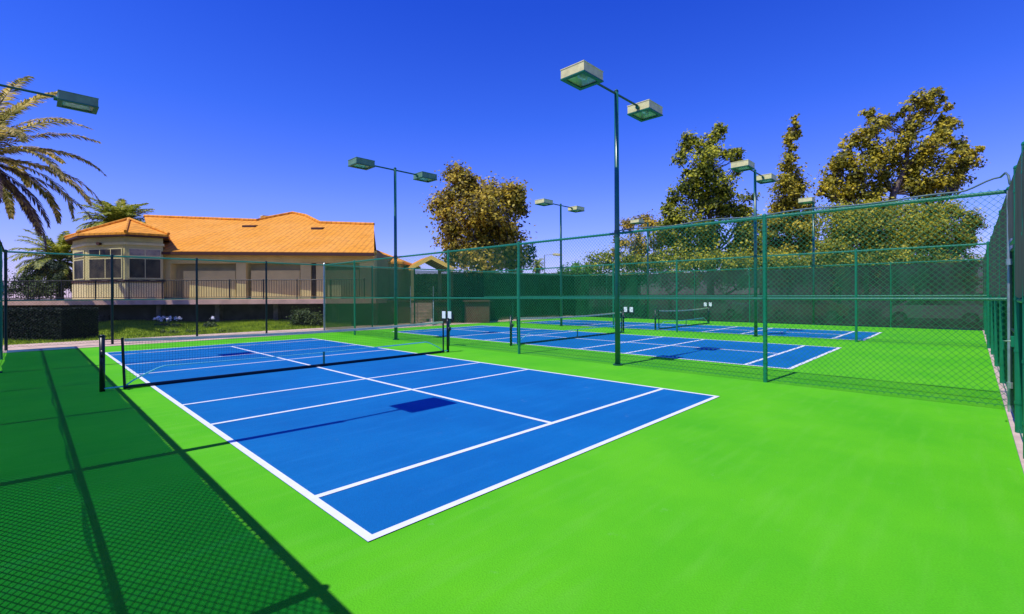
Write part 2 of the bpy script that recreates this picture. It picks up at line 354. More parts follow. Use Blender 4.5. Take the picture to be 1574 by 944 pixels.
def windscreen(P, U, s0, s1, z0, z1, side, m, parent, name='windscreen', amp=.012):
    off_ = .030 if m is S_olive else .045; amp = .004 if m is S_olive else amp*1.5
    U = Vector(U).normalized(); T = Vector((U.y, -U.x, 0))*side
    nx = max(4, int((s1-s0)/.18)); nz = 12
    ns = [rng.normal(0, 1) for _ in range(nx+1)]
    mb = MB(); ph = rng.random()*6
    for i in range(nx+1):
        s = s0+(s1-s0)*i/nx
        for j in range(nz+1):
            t = j/nz; env = math.sin(math.pi*min(1, max(0, (t*2) % 1)))
            o = off_+amp*(math.sin(s*2.1+ph+t)+.7*math.sin(s*5.3+3*t+ph)+.35*ns[i])*(.3+env)
            zz = z0+(z1-z0)*t
            if j == 0: zz += .02*math.sin(s*3.1+ph)
            mb.v.append(tuple(P+U*s+T*o+Vector((0, 0, zz))))
    for i in range(nx):
        for j in range(nz):
            a = i*(nz+1)+j; mb.f.append((a, a+nz+1, a+nz+2, a+1)); mb.m.append(0)
    return mb.build(name, m, parent, smooth=True)
def fence(label, P, U, length, posts, rr=.003, mid=1.547, z0=.04, screens=(), railm=None, postm=None, wirem=None, chain_len=None, posth=HF, skip_caps=False, group='chain-link fences around the courts', slack=True, cside=-1, barbs=.035):
    P = Vector(P); U = Vector(U).normalized()
    e = empty('chain_link_fence', P, label, 'fence', group)
    for s in posts:
        b = MB(); q = P+U*s; b.tube([q+Vector((0, 0, -.04)), q+Vector((0, 0, posth+.03))], .038, 12); b.tube([q+Vector((0, 0, posth+.03)), q+Vector((0, 0, posth+.055)), q+Vector((0, 0, posth+.07))], [.043, .036, .01], 12)
        for z in (.35, .95, 1.547, 2.2, 2.8): b.tube([q+Vector((0, 0, z)), q+Vector((0, 0, z+.03))], .043, 12)
        b.build('post', postm or M_post, e, smooth=False)
    b = MB(); b.tube([P+Vector((0, 0, HF)), P+U*length+Vector((0, 0, HF))], .028, 10); b.build('top_rail', railm or M_rail, e)
    if mid: b = MB(); b.tube([P+Vector((0, 0, mid)), P+U*length+Vector((0, 0, mid))], .022, 8); b.build('mid_rail', railm or M_rail, e)
    b = MB(); b.tube([P+U*(length*k/20)+Vector((0, 0, z0+.02+.008*math.sin(k*1.7))) for k in range(21)], .004, 5); b.build('bottom_wire', wirem or M_wire, e)
    b = MB(); T = Vector((U.y, -U.x, 0)); chain(b, P+T*.034*cside, U, length, z0, HF+.01, rr, barbs); b.build('chain_mesh', wirem or M_wire, e)
    for (s0, s1, za, zb, side, m) in screens: windscreen(P, U, s0, s1, za, zb, side, m, e)
    return e
DP = 3.136
Yp = [YR+DP*i for i in range(8)]
# near fence (beside the camera) - its shadow falls over the first court's edge
f0 = fence('tall chain-link fence with green windscreen at the far left edge, casting the long shadow', (LX, -8., 0), (0, 1, 0), YF+8, [8+YR-DP]+[8+y for y in Yp if abs(y-3.0) > .4 and abs(y-12.4) > .2][:-1],
      screens=[(0, YF+8, .22, 1.58, -1, S_near), (0, YF+8, 1.535, 3.07, -1, S_near)], rr=.0045, barbs=.105)
for za, zc in ((3.0, 3.05), ):
    b = MB(); b.box(LX+.035, LX+.041, -8, YF, za, zc); o = b.build('screen_hem', M_hedge_cloth, f0)
# first divider
f1 = fence('open chain-link fence dividing the front court from the middle court', (7.968, YR, 0), (0, 1, 0), YF-YR-.0, [Yp[i]-YR for i in (1, 3, 4, 6, )], rr=.0026)
f2 = fence('open chain-link fence dividing the middle court from the far court', (17.857, YR, 0), (0, 1, 0), YF-YR, [.04]+[-.105+DP*k-YR for k in (0, 2, 3, 5)], rr=.0019)
f3 = fence('grey windscreened chain-link fence along the far side of the courts', (RX, YR, 0), (0, 1, 0), YF-YR, [0]+[Yp[i]-YR for i in (1, 3, 4, 6)]+[YF-YR], rr=.0026,
      screens=[(.02+3.136*k, 3.136*(k+1)-.01, .05+.02*(k%2), 2.98-.015*(k%3), -1, S_grey if k < 5 else S_green2) for k in range(7)])
# back fence: open to the left of the first divider, screened to its right
fL = fence('dark open chain-link fence between the front court and the lawn', (LX, YF, 0), (1, 0, 0), 7.968-LX, [0.04, .5-LX, 2.99-LX, 5.48-LX], rr=.0013, postm=M_dark, wirem=M_wired, z0=.08)
fR = fence('green windscreened chain-link fence behind the middle and far courts', (7.968, YF, 0), (1, 0, 0), RX-7.968, [2.42, 4.9, 7.3, 9.9, 12.4, 14.9, 17.3], rr=.0022,
      screens=[(.05, 2.4, .06, 3.0, 1, S_green), (2.44, 7.28, .06, 2.98, 1, S_green), (7.32, RX-7.968-.03, .06, 2.98, 1, S_green2)])
# galvanised terminal post where divider meets back fence
b = MB(); q = Vector((7.968, YF, 0)); b.tube([q, q+Vector((0, 0, 3.1))], .045, 12); b.tube([q+Vector((0, 0, 3.1)), q+Vector((0, 0, 3.15))], [.05, .02], 12); b.build('corner_post', M_galv, f1)
# right-hand fence
fr = fence('tall olive windscreened chain-link fence along the right edge', (7.968, YR, 0), (1, 0, 0), RX-7.968, [.0, 2.6, 5.3, 8.0, 10.7, 13.4, 16.1], rr=.003, cside=1,
      screens=[(.06, 9.4, 1.56, 3.0, -1, S_olive), (.06, 9.4, .1, 1.53, 1, S_green2), (9.42, RX-7.968, 1.56, 3.0, -1, S_olive), (9.42, RX-7.968, .1, 1.53, 1, S_green2)])
b = MB(); b.tube([(7.72, YR+.02, -.02), (7.72, YR+.02, 3.02)], .026, 10); b.build('terminal_post', M_galv, fr)
f4 = fence('olive windscreened chain-link fence nearest the camera at the right edge', (3.0, YR, 0), (1, 0, 0), 3.45, [.1, 2.2, 3.42], rr=.003, cside=1,
      screens=[(0, 3.42, 1.6, 3.0, -1, S_olive), (0, 3.42, .1, 1.58, 1, S_green2)])
# gate panel between them
gt = empty('gate', (6.5, YR, 0), 'narrow green chain-link gate with dark frame at right edge', 'gate')
b = MB()
for z in (.12, 1.15, 2.2): b.tube([(6.58, YR, z), (7.6, YR, z)], .022, 8)
for x in (6.58, 7.6): b.tube([(x, YR, .12), (x, YR, 2.2)], .024, 10)
b.build('gate_frame', M_dark, gt)
b = MB(); chain(b, Vector((6.6, YR, 0)), (1, 0, 0), .98, .12, 2.2, .003, 0); b.build('chain_mesh', M_wire, gt)
windscreen(Vector((6.6, YR-.06, 0)), (1, 0, 0), 0, .98, .14, 2.18, 1, S_green2, gt)
for z in (.4, 2.05):
    b = MB(); b.tube([(7.6, YR+.02, z-.04), (7.6, YR+.02, z+.04)], .04, 8); b.box(7.6, 7.72, YR+.0, YR+.04, z-.02, z+.02); b.build('hinge', M_galv, gt)
b = MB(); b.box(6.52, 6.66, YR+.02, YR+.06, 1.0, 1.12); b.tube([(6.6, YR+.05, 1.06), (6.6, YR+.12, 1.06), (6.6, YR+.12, .96)], .01, 6); b.build('latch', M_post, gt)
tp = empty('gate_header', (6.45, YR, 2.3), 'olive fabric panel filling the fence above the gate', 'fence panel')
b = MB(); b.tube([(6.45, YR, HF), (7.968, YR, HF)], .028, 8); b.tube([(6.45, YR, 2.3), (7.7, YR, 2.3)], .022, 8); b.build('rail', M_rail, tp)
windscreen(Vector((6.45, YR, 0)), (1, 0, 0), 0, 1.5, 2.32, 3.02, -1, S_olive, tp)
# loose cable over the divider's rail
pts = []
for k in range(90):
    t = k/89; y = 3.0-(3.0-YR)*t*.985
    z = HF+.055+.018*math.sin(t*23)+(.0 if t < .93 else 0)
    if t > .93: u = (t-.93)/.07; z += .17*(3*u*u-2*u**3)
    pts.append((7.968+.01*math.sin(t*31), y, z))
pts += [(7.80, YR+.05, HF+.235), (7.62, YR+.03, HF+.16), (7.55, YR+.02, HF+.03)]
b = MB(); b.tube(pts, .014, 6, cap=True); tag(b.build('cable', M_cable, smooth=True), 'thin loose cable lying along the top rail of the front divider fence', 'cable')

# ------------------------------------------------------------------ light poles
ZL = 6.28
def lamp_head(parent, cx, cy, cz, d, hm=None):
    """shoebox floodlight: d = +1 / -1 side of the pole it hangs on"""
    a, bq, h = .345, .295, .092
    hb = MB()
    # open-bottomed box: four walls, a top with slight crown
    t = .02
    hb.box(cx-a, cx+a, cy-bq, cy-bq+t, cz-h, cz+h); hb.box(cx-a, cx+a, cy+bq-t, cy+bq, cz-h, cz+h)
    hb.box(cx-a, cx-a+t, cy-bq+t, cy+bq-t, cz-h, cz+h); hb.box(cx+a-t, cx+a, cy-bq+t, cy+bq-t, cz-h, cz+h)
    hb.box(cx-a-.008, cx+a+.008, cy-bq-.008, cy+bq+.008, cz+h, cz+h+.018)
    o = hb.build('lamp_head', hm or M_box, parent)
    rb = MB(); z0 = cz-h-.022; z1 = cz-h+.004
    w = .075; e = .01
    rb.box(cx-a-e, cx+a+e, cy-bq-e, cy-bq+w, z0, z1); rb.box(cx-a-e, cx+a+e, cy+bq-w, cy+bq+e, z0, z1)
    rb.box(cx-a-e, cx-a+w, cy-bq+w, cy+bq-w, z0, z1); rb.box(cx+a-w, cx+a+e, cy-bq+w, cy+bq-w, z0, z1)
    rb.build('door_frame', M_boxg, o)
    rf = MB(); A, B, C, D_ = (cx-a+.05, cy-bq+.05), (cx+a-.05, cy-bq+.05), (cx+a-.05, cy+bq-.05), (cx-a+.05, cy+bq-.05)
    ins = [(cx+(p[0]-cx)*.45, cy+(p[1]-cy)*.45) for p in (A, B, C, D_)]
    out = [A, B, C, D_]
    for k in range(4):
        k2 = (k+1) % 4; rf.poly([(*out[k], cz-h+.01), (*out[k2], cz-h+.01), (*ins[k2], cz+h-.03), (*ins[k], cz+h-.03)])
    rf.poly([(*p, cz+h-.03) for p in ins]); rf.build('reflector', M_refl, o)
    bl = MB(); bl.tube([(cx-.16, cy, cz-.02), (cx-.08, cy, cz-.02), (cx+.08, cy, cz-.02), (cx+.16, cy, cz-.02)], [.02, .055, .055, .02], 10); bl.build('bulb', M_lens, o, smooth=True)
    sk = MB(); sk.tube([(cx+d*-a, cy, cz-.02), (cx-d*(a+.07), cy, cz-.02)], .045, 10); sk.build('bracket', M_boxg, o)
def light_pole(label, x, y, sides, rise=0):
    e = empty('light_pole', (x, y, 0), label, 'light pole', 'court floodlight poles')
    b = MB(); b.tube([(x, y, -.04), (x, y, 3.2), (x, y, ZL+.06)], [.062, .058, .048], 16); b.tube([(x, y, ZL+.06), (x, y, ZL+.10)], [.055, .03], 12)
    o = b.build('pole', M_pole, e); smooth_angle(o)
    b = MB(); b.tube([(x, y, 0), (x, y, .03)], .11, 16); b.build('base_plate', M_arm, e)
    for za, zc in ((1.85, 1.88), (2.98, 3.12)): b = MB(); b.tube([(x, y, za), (x, y, zc)], .067, 14); b.build('collar', M_arm, e)
    for d in sides:
        b = MB(); b.tube([(x, y, ZL), (x+d*.97, y, ZL)], .026, 10)
        b.build('arm', M_arm, e)
        lamp_head(e, x+d*1.345, y, ZL-.02, d, M_box2 if (y > 10 and x < 10) else None)
for lab, x, y, sd in [
    ('tallest green floodlight pole with two box lamps, in the front divider fence', 7.968, 2.996, (-1, 1)),
    ('green two-lamp floodlight pole in front of the tiled-roof house', 7.968, 12.404, (-1, 1)),
    ('two-lamp floodlight pole in the second divider fence before the tall trees', 17.857, 3.03, (-1, 1)),
    ('two-lamp floodlight pole in the second divider fence right of the dense round tree', 17.857, 12.44, (-1, 1)),
    ('floodlight pole with green box lamp reaching in from the upper left edge', LX, 12.3, (1,)),
    ('floodlight pole near the camera left, seen only by its lamp shadow on the front court', LX, 3.26, (1,)),
    ('distant single-lamp pole on the far fence before the narrow tree', RX, 3.0, (-1,)),
    ('distant single-lamp pole on the far fence just right of the tallest pole', RX, 12.4, (-1,))]:
    light_pole(lab, x, y, sd)
# thin far-off lamp beyond the courts
p = at(837, 392, 52); e = empty('street_lamp', (p.x, p.y, 0), 'thin distant street lamp with one arm beyond the back fence', 'street lamp')
b = MB(); b.tube([(p.x, p.y, 0), (p.x, p.y, p.z)], [.07, .045], 8); b.build('pole', M_galv, e)
b = MB(); q = at(852, 391, 52); b.tube([p, q], .035, 6); b.build('arm', M_galv, e)
b = MB(); r_ = at(862, 392, 52); b.box8([q+Vector((0, -.25, -.12)), r_+Vector((0, -.25, -.12)), r_+Vector((0, .25, -.12)), q+Vector((0, .25, -.12)), q+Vector((0, -.2, .12)), r_+Vector((0, -.2, .12)), r_+Vector((0, .2, .12)), q+Vector((0, .2, .12))]); b.build('lamp_head', M_box, e)

# ------------------------------------------------------------------ nets
def net(label, xa, xb, y, tapem, full=True):
    """xa/xb = net ends; posts outside"""
    e = empty('court_net', ((xa+xb)/2, y, 0), label, 'net', 'nets across the three courts')
    H0, HC = .90, .84
    def top(x): t = (x-xa)/(xb-xa)*2-1; return HC+(H0-HC)*t*t
    def low(x):
        t = (x-xa)/(xb-xa); d = min(t, 1-t)*(xb-xa)
        return .05+(.31)*min(1, d/.55)**.8-.04*math.sin(math.pi*t)
    for s, x in ((-1, xa-.30), (1, xb+.18)):
        b = MB(); b.tube([(x, y+.02, -.03), (x, y+.02, .955)], .040, 16); b.tube([(x, y+.02, .955), (x, y+.02, .985)], [.045, .03], 16)
        b.box(x-.03, x+.03, y-.06, y-.02, .6, .72)
        po = b.build('post', M_netpost, e); smooth_angle(po)
        b = MB(); b.tube([(x, y-.06, .66), (x, y-.12, .66)], .016, 8); b.tube([(x, y-.12, .66), (x, y-.12, .74)], .01, 6); b.build('crank', M_netpost, po)
        b = MB(); xe = xa if s < 0 else xb
        b.tube([(x, y, .05), (xe, y, .05)], .014, 6); b.build('strap', M_hem, e)
        b = MB(); b.tube([(x, y, .9), (xe, y, .89)], .008, 6); b.build('strap', M_netpost, e)
        b = MB(); lean = .03 if s < 0 else 0
        b.tube([(xe, y, .03), (xe-lean, y, .92)], .022, 10); b.build('net_end_rod', M_netpost, e)
    n = 60
    b = MB(); bt = MB()
    for i in range(n):
        x0, x1 = xa+(xb-xa)*i/n, xa+(xb-xa)*(i+1)/n
        for dy in (-.014, .014): bt.poly([(x0, y+dy, top(x0)-.055), (x1, y+dy, top(x1)-.055), (x1, y+dy, top(x1)), (x0, y+dy, top(x0))])
        bt.poly([(x0, y-.014, top(x0)), (x1, y-.014, top(x1)), (x1, y+.014, top(x1)), (x0, y+.014, top(x0))])
    bt.build('top_tape', tapem, e)
    b.tube([(xa+(xb-xa)*i/n, y+.01, low(xa+(xb-xa)*i/n)) for i in range(n+1)], .014, 6); b.build('bottom_cord', M_hem, e)
    m_ = MB(); x = xa+.03; r = .0012
    while x < xb:
        m_.poly([(x-r, y, low(x)), (x+r, y, low(x)), (x+r, y, top(x)-.05), (x-r, y, top(x)-.05)]); m_.poly([(x, y-r, low(x)), (x, y+r, low(x)), (x, y+r, top(x)-.05), (x, y-r, top(x)-.05)]); x += .045
    for k in range(1, 19):
        z = .9-.045*k
        for i in range(n):
            x0, x1 = xa+(xb-xa)*i/n, xa+(xb-xa)*(i+1)/n; za, zb = z+top(x0)-.9, z+top(x1)-.9
            if za > low(x0) and zb > low(x1): m_.poly([(x0, y, za-r), (x1, y, zb-r), (x1, y, zb+r), (x0, y, za+r)]); m_.poly([(x0, y-r, za), (x1, y-r, zb), (x1, y+r, zb), (x0, y+r, za)])
    m_.build('net_mesh', M_net, e)
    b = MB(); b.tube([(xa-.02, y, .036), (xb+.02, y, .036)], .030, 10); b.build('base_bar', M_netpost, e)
    # band at ground: ballast bar lying between the posts
    xm = (xa+xb)/2+.07
    b = MB(); b.box(xm-.025, xm+.025, y-.012, y+.012, .01, top(xm)-.03) if False else b.box(xm-.02, xm+.02, y-.012, y+.012, .01, .34); b.build('centre_strap', M_rail, e)
    return e
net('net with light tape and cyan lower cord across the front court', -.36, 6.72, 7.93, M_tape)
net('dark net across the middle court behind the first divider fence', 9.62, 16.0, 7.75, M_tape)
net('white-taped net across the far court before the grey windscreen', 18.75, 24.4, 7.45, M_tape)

# score cards
def cards(label, x, y, z):
    e = empty('score_cards', (x, y, z), label, 'scoreboard', 'pairs of white score cards on the fences')
    b = MB(); b.box(x-.075, x-.055, y-.30, y+.30, z-.16, z+.02); b.build('bracket', M_netpost, e)
    for s in (-1, 1):
        b = MB(); b.box(x-.10, x-.08, y+s*.15-.085, y+s*.15+.085, z-.11, z+.12); o = b.build('card', M_white, e, bevel=.004)
        c = MB(); c.tube([(x-.09, y+s*.15-.05, z+.11), (x-.09, y+s*.15-.05, z+.15)], .008, 6); c.tube([(x-.09, y+s*.15+.05, z+.11), (x-.09, y+s*.15+.05, z+.15)], .008, 6); c.build('ring', M_netpost, o)
cards('pair of white score cards on the front divider fence near the net', 7.968, 9.25, 1.0)
cards('pair of white score cards beyond the middle court net', 17.857, 8.45, .93)
cards('pair of white score cards on the grey far windscreen', 27.0, 8.45, 1.0)

# ------------------------------------------------------------------ house
zs = lambda x, y, D: zat(x, y, D)
H = empty('house', fl(400, 30), 'cream single-storey house with orange tiled roof and glazed bay', 'house')
TZ = 1.46
def hroof(x, y):   # point on the front slope seen at picture column x, row y
    D0 = 27.3; z0 = 4.27; k = .42
    a = at(x, y, 1.)-CAM; # direction per unit depth
    D = (z0-CH-k*D0)/(a.z-k); return CAM+a*D
eL, eR = hroof(236, 386), hroof(575, 388)
ridge = [hroof(*q) for q in [(222, 333), (395, 339.5), (408, 336), (450, 328), (470, 332), (492, 343), (575, 345.5)]]
b = MB(); b.poly([eL]+[eR]+ridge[::-1])
th = Vector((0, 0, -.16))
b.poly([eL+th, eR+th]+[r+th for r in ridge[::-1]])
loop = [eL, eR]+ridge[::-1]
for i in range(len(loop)):
    p, q = loop[i], loop[(i+1) % len(loop)]; b.poly([p, q, q+th, p+th])
zb = 4.2
for i in range(len(ridge)-1):
    p, q = ridge[i], ridge[i+1]
    pb = p+FW*((p.z-zb)/.42); qb = q+FW*((q.z-zb)/.42); pb.z = qb.z = zb
    if i == len(ridge)-2: qb = fl(573.5, (q-CAM).dot(FW)+(q.z-zb)/.42, zb)
    b.poly([p, q, qb, pb])
rf = b.build('roof', M_roof, H)
b = MB(); b.tube([r+Vector((0, 0, .04)) for r in ridge], .11, 8); b.build('ridge_tiles', M_roof, rf)
for (x0, x1, y) in [(372, 391, 347.5), (478, 495, 351)]:
    p, q = hroof(x0, y+2), hroof(x1, y+2); v = MB(); n_ = Vector((0, 0, .14)); v.box8([p, q, q+FW*.5+n_*.4, p+FW*.5+n_*.4, p+n_, q+n_, q+FW*.5+n_*1.6, p+FW*.5+n_*1.6]); v.build('roof_vent', M_fascia, rf)
v = MB(); p = hroof(403, 337)+FW*.6; v.box(p.x-.3, p.x+.3, p.y-.25, p.y+.25, p.z-.5, p.z+.25); v.box(p.x-.36, p.x+.36, p.y-.31, p.y+.31, p.z+.25, p.z+.32); v.build('chimney', M_trim, rf)
b = MB(); q = -FW*.05; 
b.box8([eL+q+Vector((0, 0, -.20)), eR+q+Vector((0, 0, -.20)), eR+FW*.12+Vector((0, 0, -.20)), eL+FW*.12+Vector((0, 0, -.20)), eL+q+Vector((0, 0, -.03)), eR+q+Vector((0, 0, -.03)), eR+FW*.12+Vector((0, 0, -.165)), eL+FW*.12+Vector((0, 0, -.165))]); b.build('gutter', M_fascia, H)
# walls
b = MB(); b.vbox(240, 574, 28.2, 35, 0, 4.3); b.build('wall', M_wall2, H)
g0 = fl(574, 28.2); gm = fl(574, 34); 
b = MB(); 
pe, pr = hroof(574.6, 388), hroof(574.6, 345.5)
b.poly([Vector((pe.x, pe.y, 4.05))+FW*.6, Vector((pr.x, pr.y, 4.05)), Vector((pr.x, pr.y, pr.z-.2)), pe+FW*.6]); b.build('gable_wall', M_trim, H)
# upper band, pillars and flat panels of the arcade front
z1 = zs(400, 405, 28.0); z2 = 4.28
b = MB(); b.vbox(248, 576, 27.72, 28.2, z1, z2); b.build('beam', M_wall, H)
for i, (x0, x1) in enumerate([(248, 262), (363, 378), (462, 478), (486, 498), (553, 576)]):
    b = MB(); b.vbox(x0, x1, 27.70, 28.2, TZ, z1+.002); b.build('pillar', M_wall, H)
for (x0, x1) in [(282, 362), (386, 461), (500, 552)]:  # tops stop low, so the darker stucco paints a shadow strip under the beam
    b = MB(); b.vbox(x0, x1, 27.84, 28.2, TZ, zs(400, 416, 27.9)); b.build('panel', M_wall, H)
for (x0, x1, ya, yb) in [(479, 485, 408, 454)]:
    b = MB(); b.vbox(x0, x1, 27.8, 28.2, zs(400, yb, 28), zs(400, ya, 28)); b.build('window', M_glass, H)
b = MB(); b.tube([fl(575.5, 27.8, 0), fl(575.5, 27.8, 3.9), fl(573, 27.35, 4.1)], .05, 8); b.build('downpipe', M_trim, H)
b = MB(); b.vbox(504, 524, 26.4, 27.0, TZ, zs(515, 438, 26.4)); ac = b.build('utility_cabinet', M_trim, H)
# glazed bay
vs = [(112, 28.4), (134, 26.9), (192, 26.3), (251, 27.3), (251, 30.2), (112, 30.2)]
pts = [fl(*v) for v in vs]; cen = fl(185, 28.4)
def zz(p, z): return Vector((p.x, p.y, z))
b = MB(); 
for i in range(6): b.poly([zz(pts[i], 1.2), zz(pts[(i+1) % 6], 1.2), zz(pts[(i+1) % 6], 5.2), zz(pts[i], 5.2)])
bay = b.build('bay', M_wall, H)
def ring(out, za, zb_, m, name):
    b = MB(); pp_ = [p+(p-cen).normalized()*out for p in pts]; pi_ = [p+(p-cen).normalized()*.002 for p in pts]
    for i in range(6):
        j = (i+1) % 6
        b.box8([zz(pi_[i], za), zz(pi_[j], za), zz(pp_[j], za), zz(pp_[i], za), zz(pi_[i], zb_), zz(pi_[j], zb_), zz(pp_[j], zb_), zz(pp_[i], zb_)])
    return b.build(name, m, bay)
ring(.10, 4.55, 4.68, M_trim, 'cornice'); ring(.05, TZ, TZ+.95, M_trim, 'base_course'); ring(.43, 5.0, 5.075, M_fascia, 'soffit')
apex = at(198, 337.5, 28.7)
b = MB(); ev = [zz(p+(p-cen).normalized()*.46, 5.20) for p in pts]
for i in range(6):
    j = (i+1) % 6; b.poly([ev[i], ev[j], apex]); b.poly([ev[i], ev[j], ev[j]-Vector((0, 0, .12)), ev[i]-Vector((0, 0, .12))])
b.poly([e_-Vector((0, 0, .12)) for e_ in ev]); br = b.build('bay_roof', M_roof, H)
b = MB()
for i in range(4): b.tube([ev[i]+Vector((0, 0, .05)), apex+Vector((0, 0, .06))], .08, 8)
b.build('hip_tiles', M_roof, br)
def winface(i, xa, xb, z0, z1, m, name='window', mull=1):
    A, B = pts[i], pts[i+1]; xA, xB = vs[i][0], vs[i+1][0]
    def P_(x, z, o): t = (x-xA)/(xB-xA); p = A.lerp(B, t); nrm = (B-A).cross(Vector((0, 0, 1))).normalized(); nrm = nrm if nrm.dot(p-cen) > 0 else -nrm; return zz(p+nrm*o, z)
    b = MB(); w = (xB-xA)
    d = .9 if w > 30 else .7
    b.box8([P_(xa, z0, .002), P_(xb, z0, .002), P_(xb, z0, .05), P_(xa, z0, .05), P_(xa, z1, .002), P_(xb, z1, .002), P_(xb, z1, .05), P_(xa, z1, .05)])
    o = b.build(name, M_trim if name == 'window' else m, bay)
    if name == 'window':
        k = 1.2
        g = MB(); n_ = mull+1
        for q in range(n_):
            u0 = xa+k+(xb-xa-k)*q/n_; u1 = xa+(xb-xa-k)*(q+1)/n_
            g.box8([P_(u0, z0+.05, .03), P_(u1, z0+.05, .03), P_(u1, z0+.05, .056), P_(u0, z0+.05, .056), P_(u0, z1-.05, .03), P_(u1, z1-.05, .03), P_(u1, z1-.05, .056), P_(u0, z1-.05, .056)])
        g.build('pane', m, o)
zw = [2.66, 3.82, 3.92, 4.36]
winface(0, 115, 131, zw[0], zw[1], M_glass, mull=0); winface(0, 115, 131, zw[2], zw[3]-.05, M_glass, mull=0)
winface(1, 138, 189, zw[0], zw[1], M_glass, mull=1); winface(1, 138, 189, zw[2], zw[3], M_glass, mull=2)
winface(2, 198, 248, zw[0], zw[1], M_glass, mull=1); winface(2, 198, 248, zw[2], zw[3], M_glass2, mull=1)
ring(.12, 2.48, 2.60, M_fascia, 'sill')
b = MB(); q = fl(156, 26.6, 4.62); b.tube([q, q-FW*.25], [.07, .09], 8); b.build('spotlight', M_fascia, bay)
# lower wing to the right
b = MB(); b.vbox(577, 613, 32, 37, 0, zs(600, 401, 32)); b.build('wing_wall', M_wall, H)
A, B_, C_, D_ = at(575, 402, 31.6), at(620, 402, 31.6), at(576, 383, 35), at(592, 389, 35)
b = MB(); b.poly([A, B_, D_, C_]); k = FW*6; b.poly([B_, zz(B_+k, B_.z), D_]); b.poly([C_, D_, zz(B_+k, B_.z), zz(A+k, A.z)]); d_ = Vector((0, 0, -.14)); b.poly([A, B_, B_+d_, A+d_]); b.poly([B_, zz(B_+k, B_.z), zz(B_+k, B_.z)+d_, B_+d_]); b.poly([A+d_, B_+d_, zz(B_+k, B_.z)+d_, zz(A+k, A.z)+d_]); b.build('wing_roof', M_roof, H)
# terrace
T = empty('terrace', fl(300, 26), 'long raised concrete terrace with dark recessed base below the house', 'terrace')
b = MB(); b.vbox(-60, 578, 25.3, 28.2, 1.22, TZ); b.build('slab', M_pink, T)
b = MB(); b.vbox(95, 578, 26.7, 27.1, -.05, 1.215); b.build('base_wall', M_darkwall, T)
b = MB(); b.vbox(95, 152, 26.0, 26.65, -.05, .62); b.build('block_plinth', M_stone, T)
for x in (240, 330, 420, 510, 572):
    b = MB(); b.vbox(x, x+7, 26.3, 26.68, -.05, 1.212); b.build('pier', M_stone, T)
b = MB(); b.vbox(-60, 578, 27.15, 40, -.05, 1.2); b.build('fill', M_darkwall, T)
# railing
Rg = empty('terrace_railing', fl(300, 25.6, TZ), 'black iron railing with thin balusters along the house terrace', 'railing')
b = MB(); zt, zl = 2.52, 1.60
for z in (zt, zl): b.tube([fl(-60, 25.6, z), fl(560, 25.6, z)], .028 if z == zt else .018, 6)
b.build('rail', M_iron, Rg)
b = MB(); a, c = fl(-60, 25.6), fl(560, 25.6); Ln = (c-a).length; nb = int(Ln/.135)
for k in range(nb+1):
    p = a.lerp(c, k/nb); b.tube([zz(p, zl), zz(p, zt)], .011, 4, cap=False)
tag(b.build('balusters', M_iron, Rg), kind='stuff')
for k in range(0, 13):
    p = a.lerp(c, k/12); b = MB(); b.tube([zz(p, TZ), zz(p, zt+.05)], .03, 6); b.build('post', M_iron, Rg)

# ------------------------------------------------------------------ pavilion, wall and stairs right of the house
Pv = empty('pavilion', fl(663, 33), 'small open orange-tiled gable pavilion right of the house', 'pavilion')
D = 32.; ap, l_, r_ = at(663, 393, D), at(629, 411, D), at(698, 411.5, D); k = FW*3.0-RT*1.3
b = MB()
for p, q in ((l_, ap), (ap, r_)):
    t_ = Vector((0, 0, -.14)); b.box8([p+t_, q+t_, q+k+t_, p+k+t_, p, q, q+k, p+k])
b.build('roof', M_roof, Pv)
b = MB(); w = Vector((0, 0, -.26))
for p, q in ((l_, ap), (ap, r_)): b.box8([p+w-FW*.08, q+w-FW*.08, q+w-FW*.01, p+w-FW*.01, p-FW*.08+Vector((0, 0, .02)), q-FW*.08+Vector((0, 0, .02)), q-FW*.01+Vector((0, 0, .02)), p-FW*.01+Vector((0, 0, .02))])
b.build('barge_board', mat('orange_timber', (1.0, .66, .10), .7), Pv)
for t in (.2, .4, .6, .8):
    b = MB(); m1, m2 = l_+k*t, ap+k*t; m3 = r_+k*t; w2 = Vector((0, 0, -.15)); b.tube([m1+w2, m2+w2, m3+w2], .05, 4); b.build('rafter', M_fascia, Pv)
for base in (l_.lerp(r_, .08), l_.lerp(r_, .94), l_.lerp(r_, .08)+k*.95, l_.lerp(r_, .94)+k*.95):
    b = MB(); b.tube([zz(base, 1.2), zz(base, l_.z-.02)], .16, 4); b.build('post', M_wall, Pv)
b = MB(); b.vbox(578, 752, 27.6, 28.0, -.05, 1.25); b.vbox(578, 752, 27.5, 28.1, 1.25, 1.34); tag(b.build('retaining_wall', M_brwall), 'reddish brown retaining wall seen through the green windscreen', 'wall')
b = MB(); b.vbox(578, 752, 28.1, 48, -.05, 1.2); struct('upper_garden', b, M_dirt)
St = empty('outdoor_staircase', fl(648, 25.4), 'short outdoor staircase climbing the brown retaining wall', 'staircase')
for k_ in range(7):
    b = MB(); b.vbox(632, 664, 25.5+k_*.3, 25.5+k_*.3+.3 if k_ < 6 else 27.5, -.02, .17*(k_+1)+.02); b.build('step', M_conc, St)
for x in (631, 666):
    b = MB(); b.tube([fl(x, 25.4, 0), fl(x, 25.4, .95), fl(x, 27.3, 2.15), fl(x, 27.3, 1.25)], .025, 6); b.tube([fl(x, 26.3, .5), fl(x, 26.3, 1.5)], .02, 6); b.build('handrail', M_galv, St)

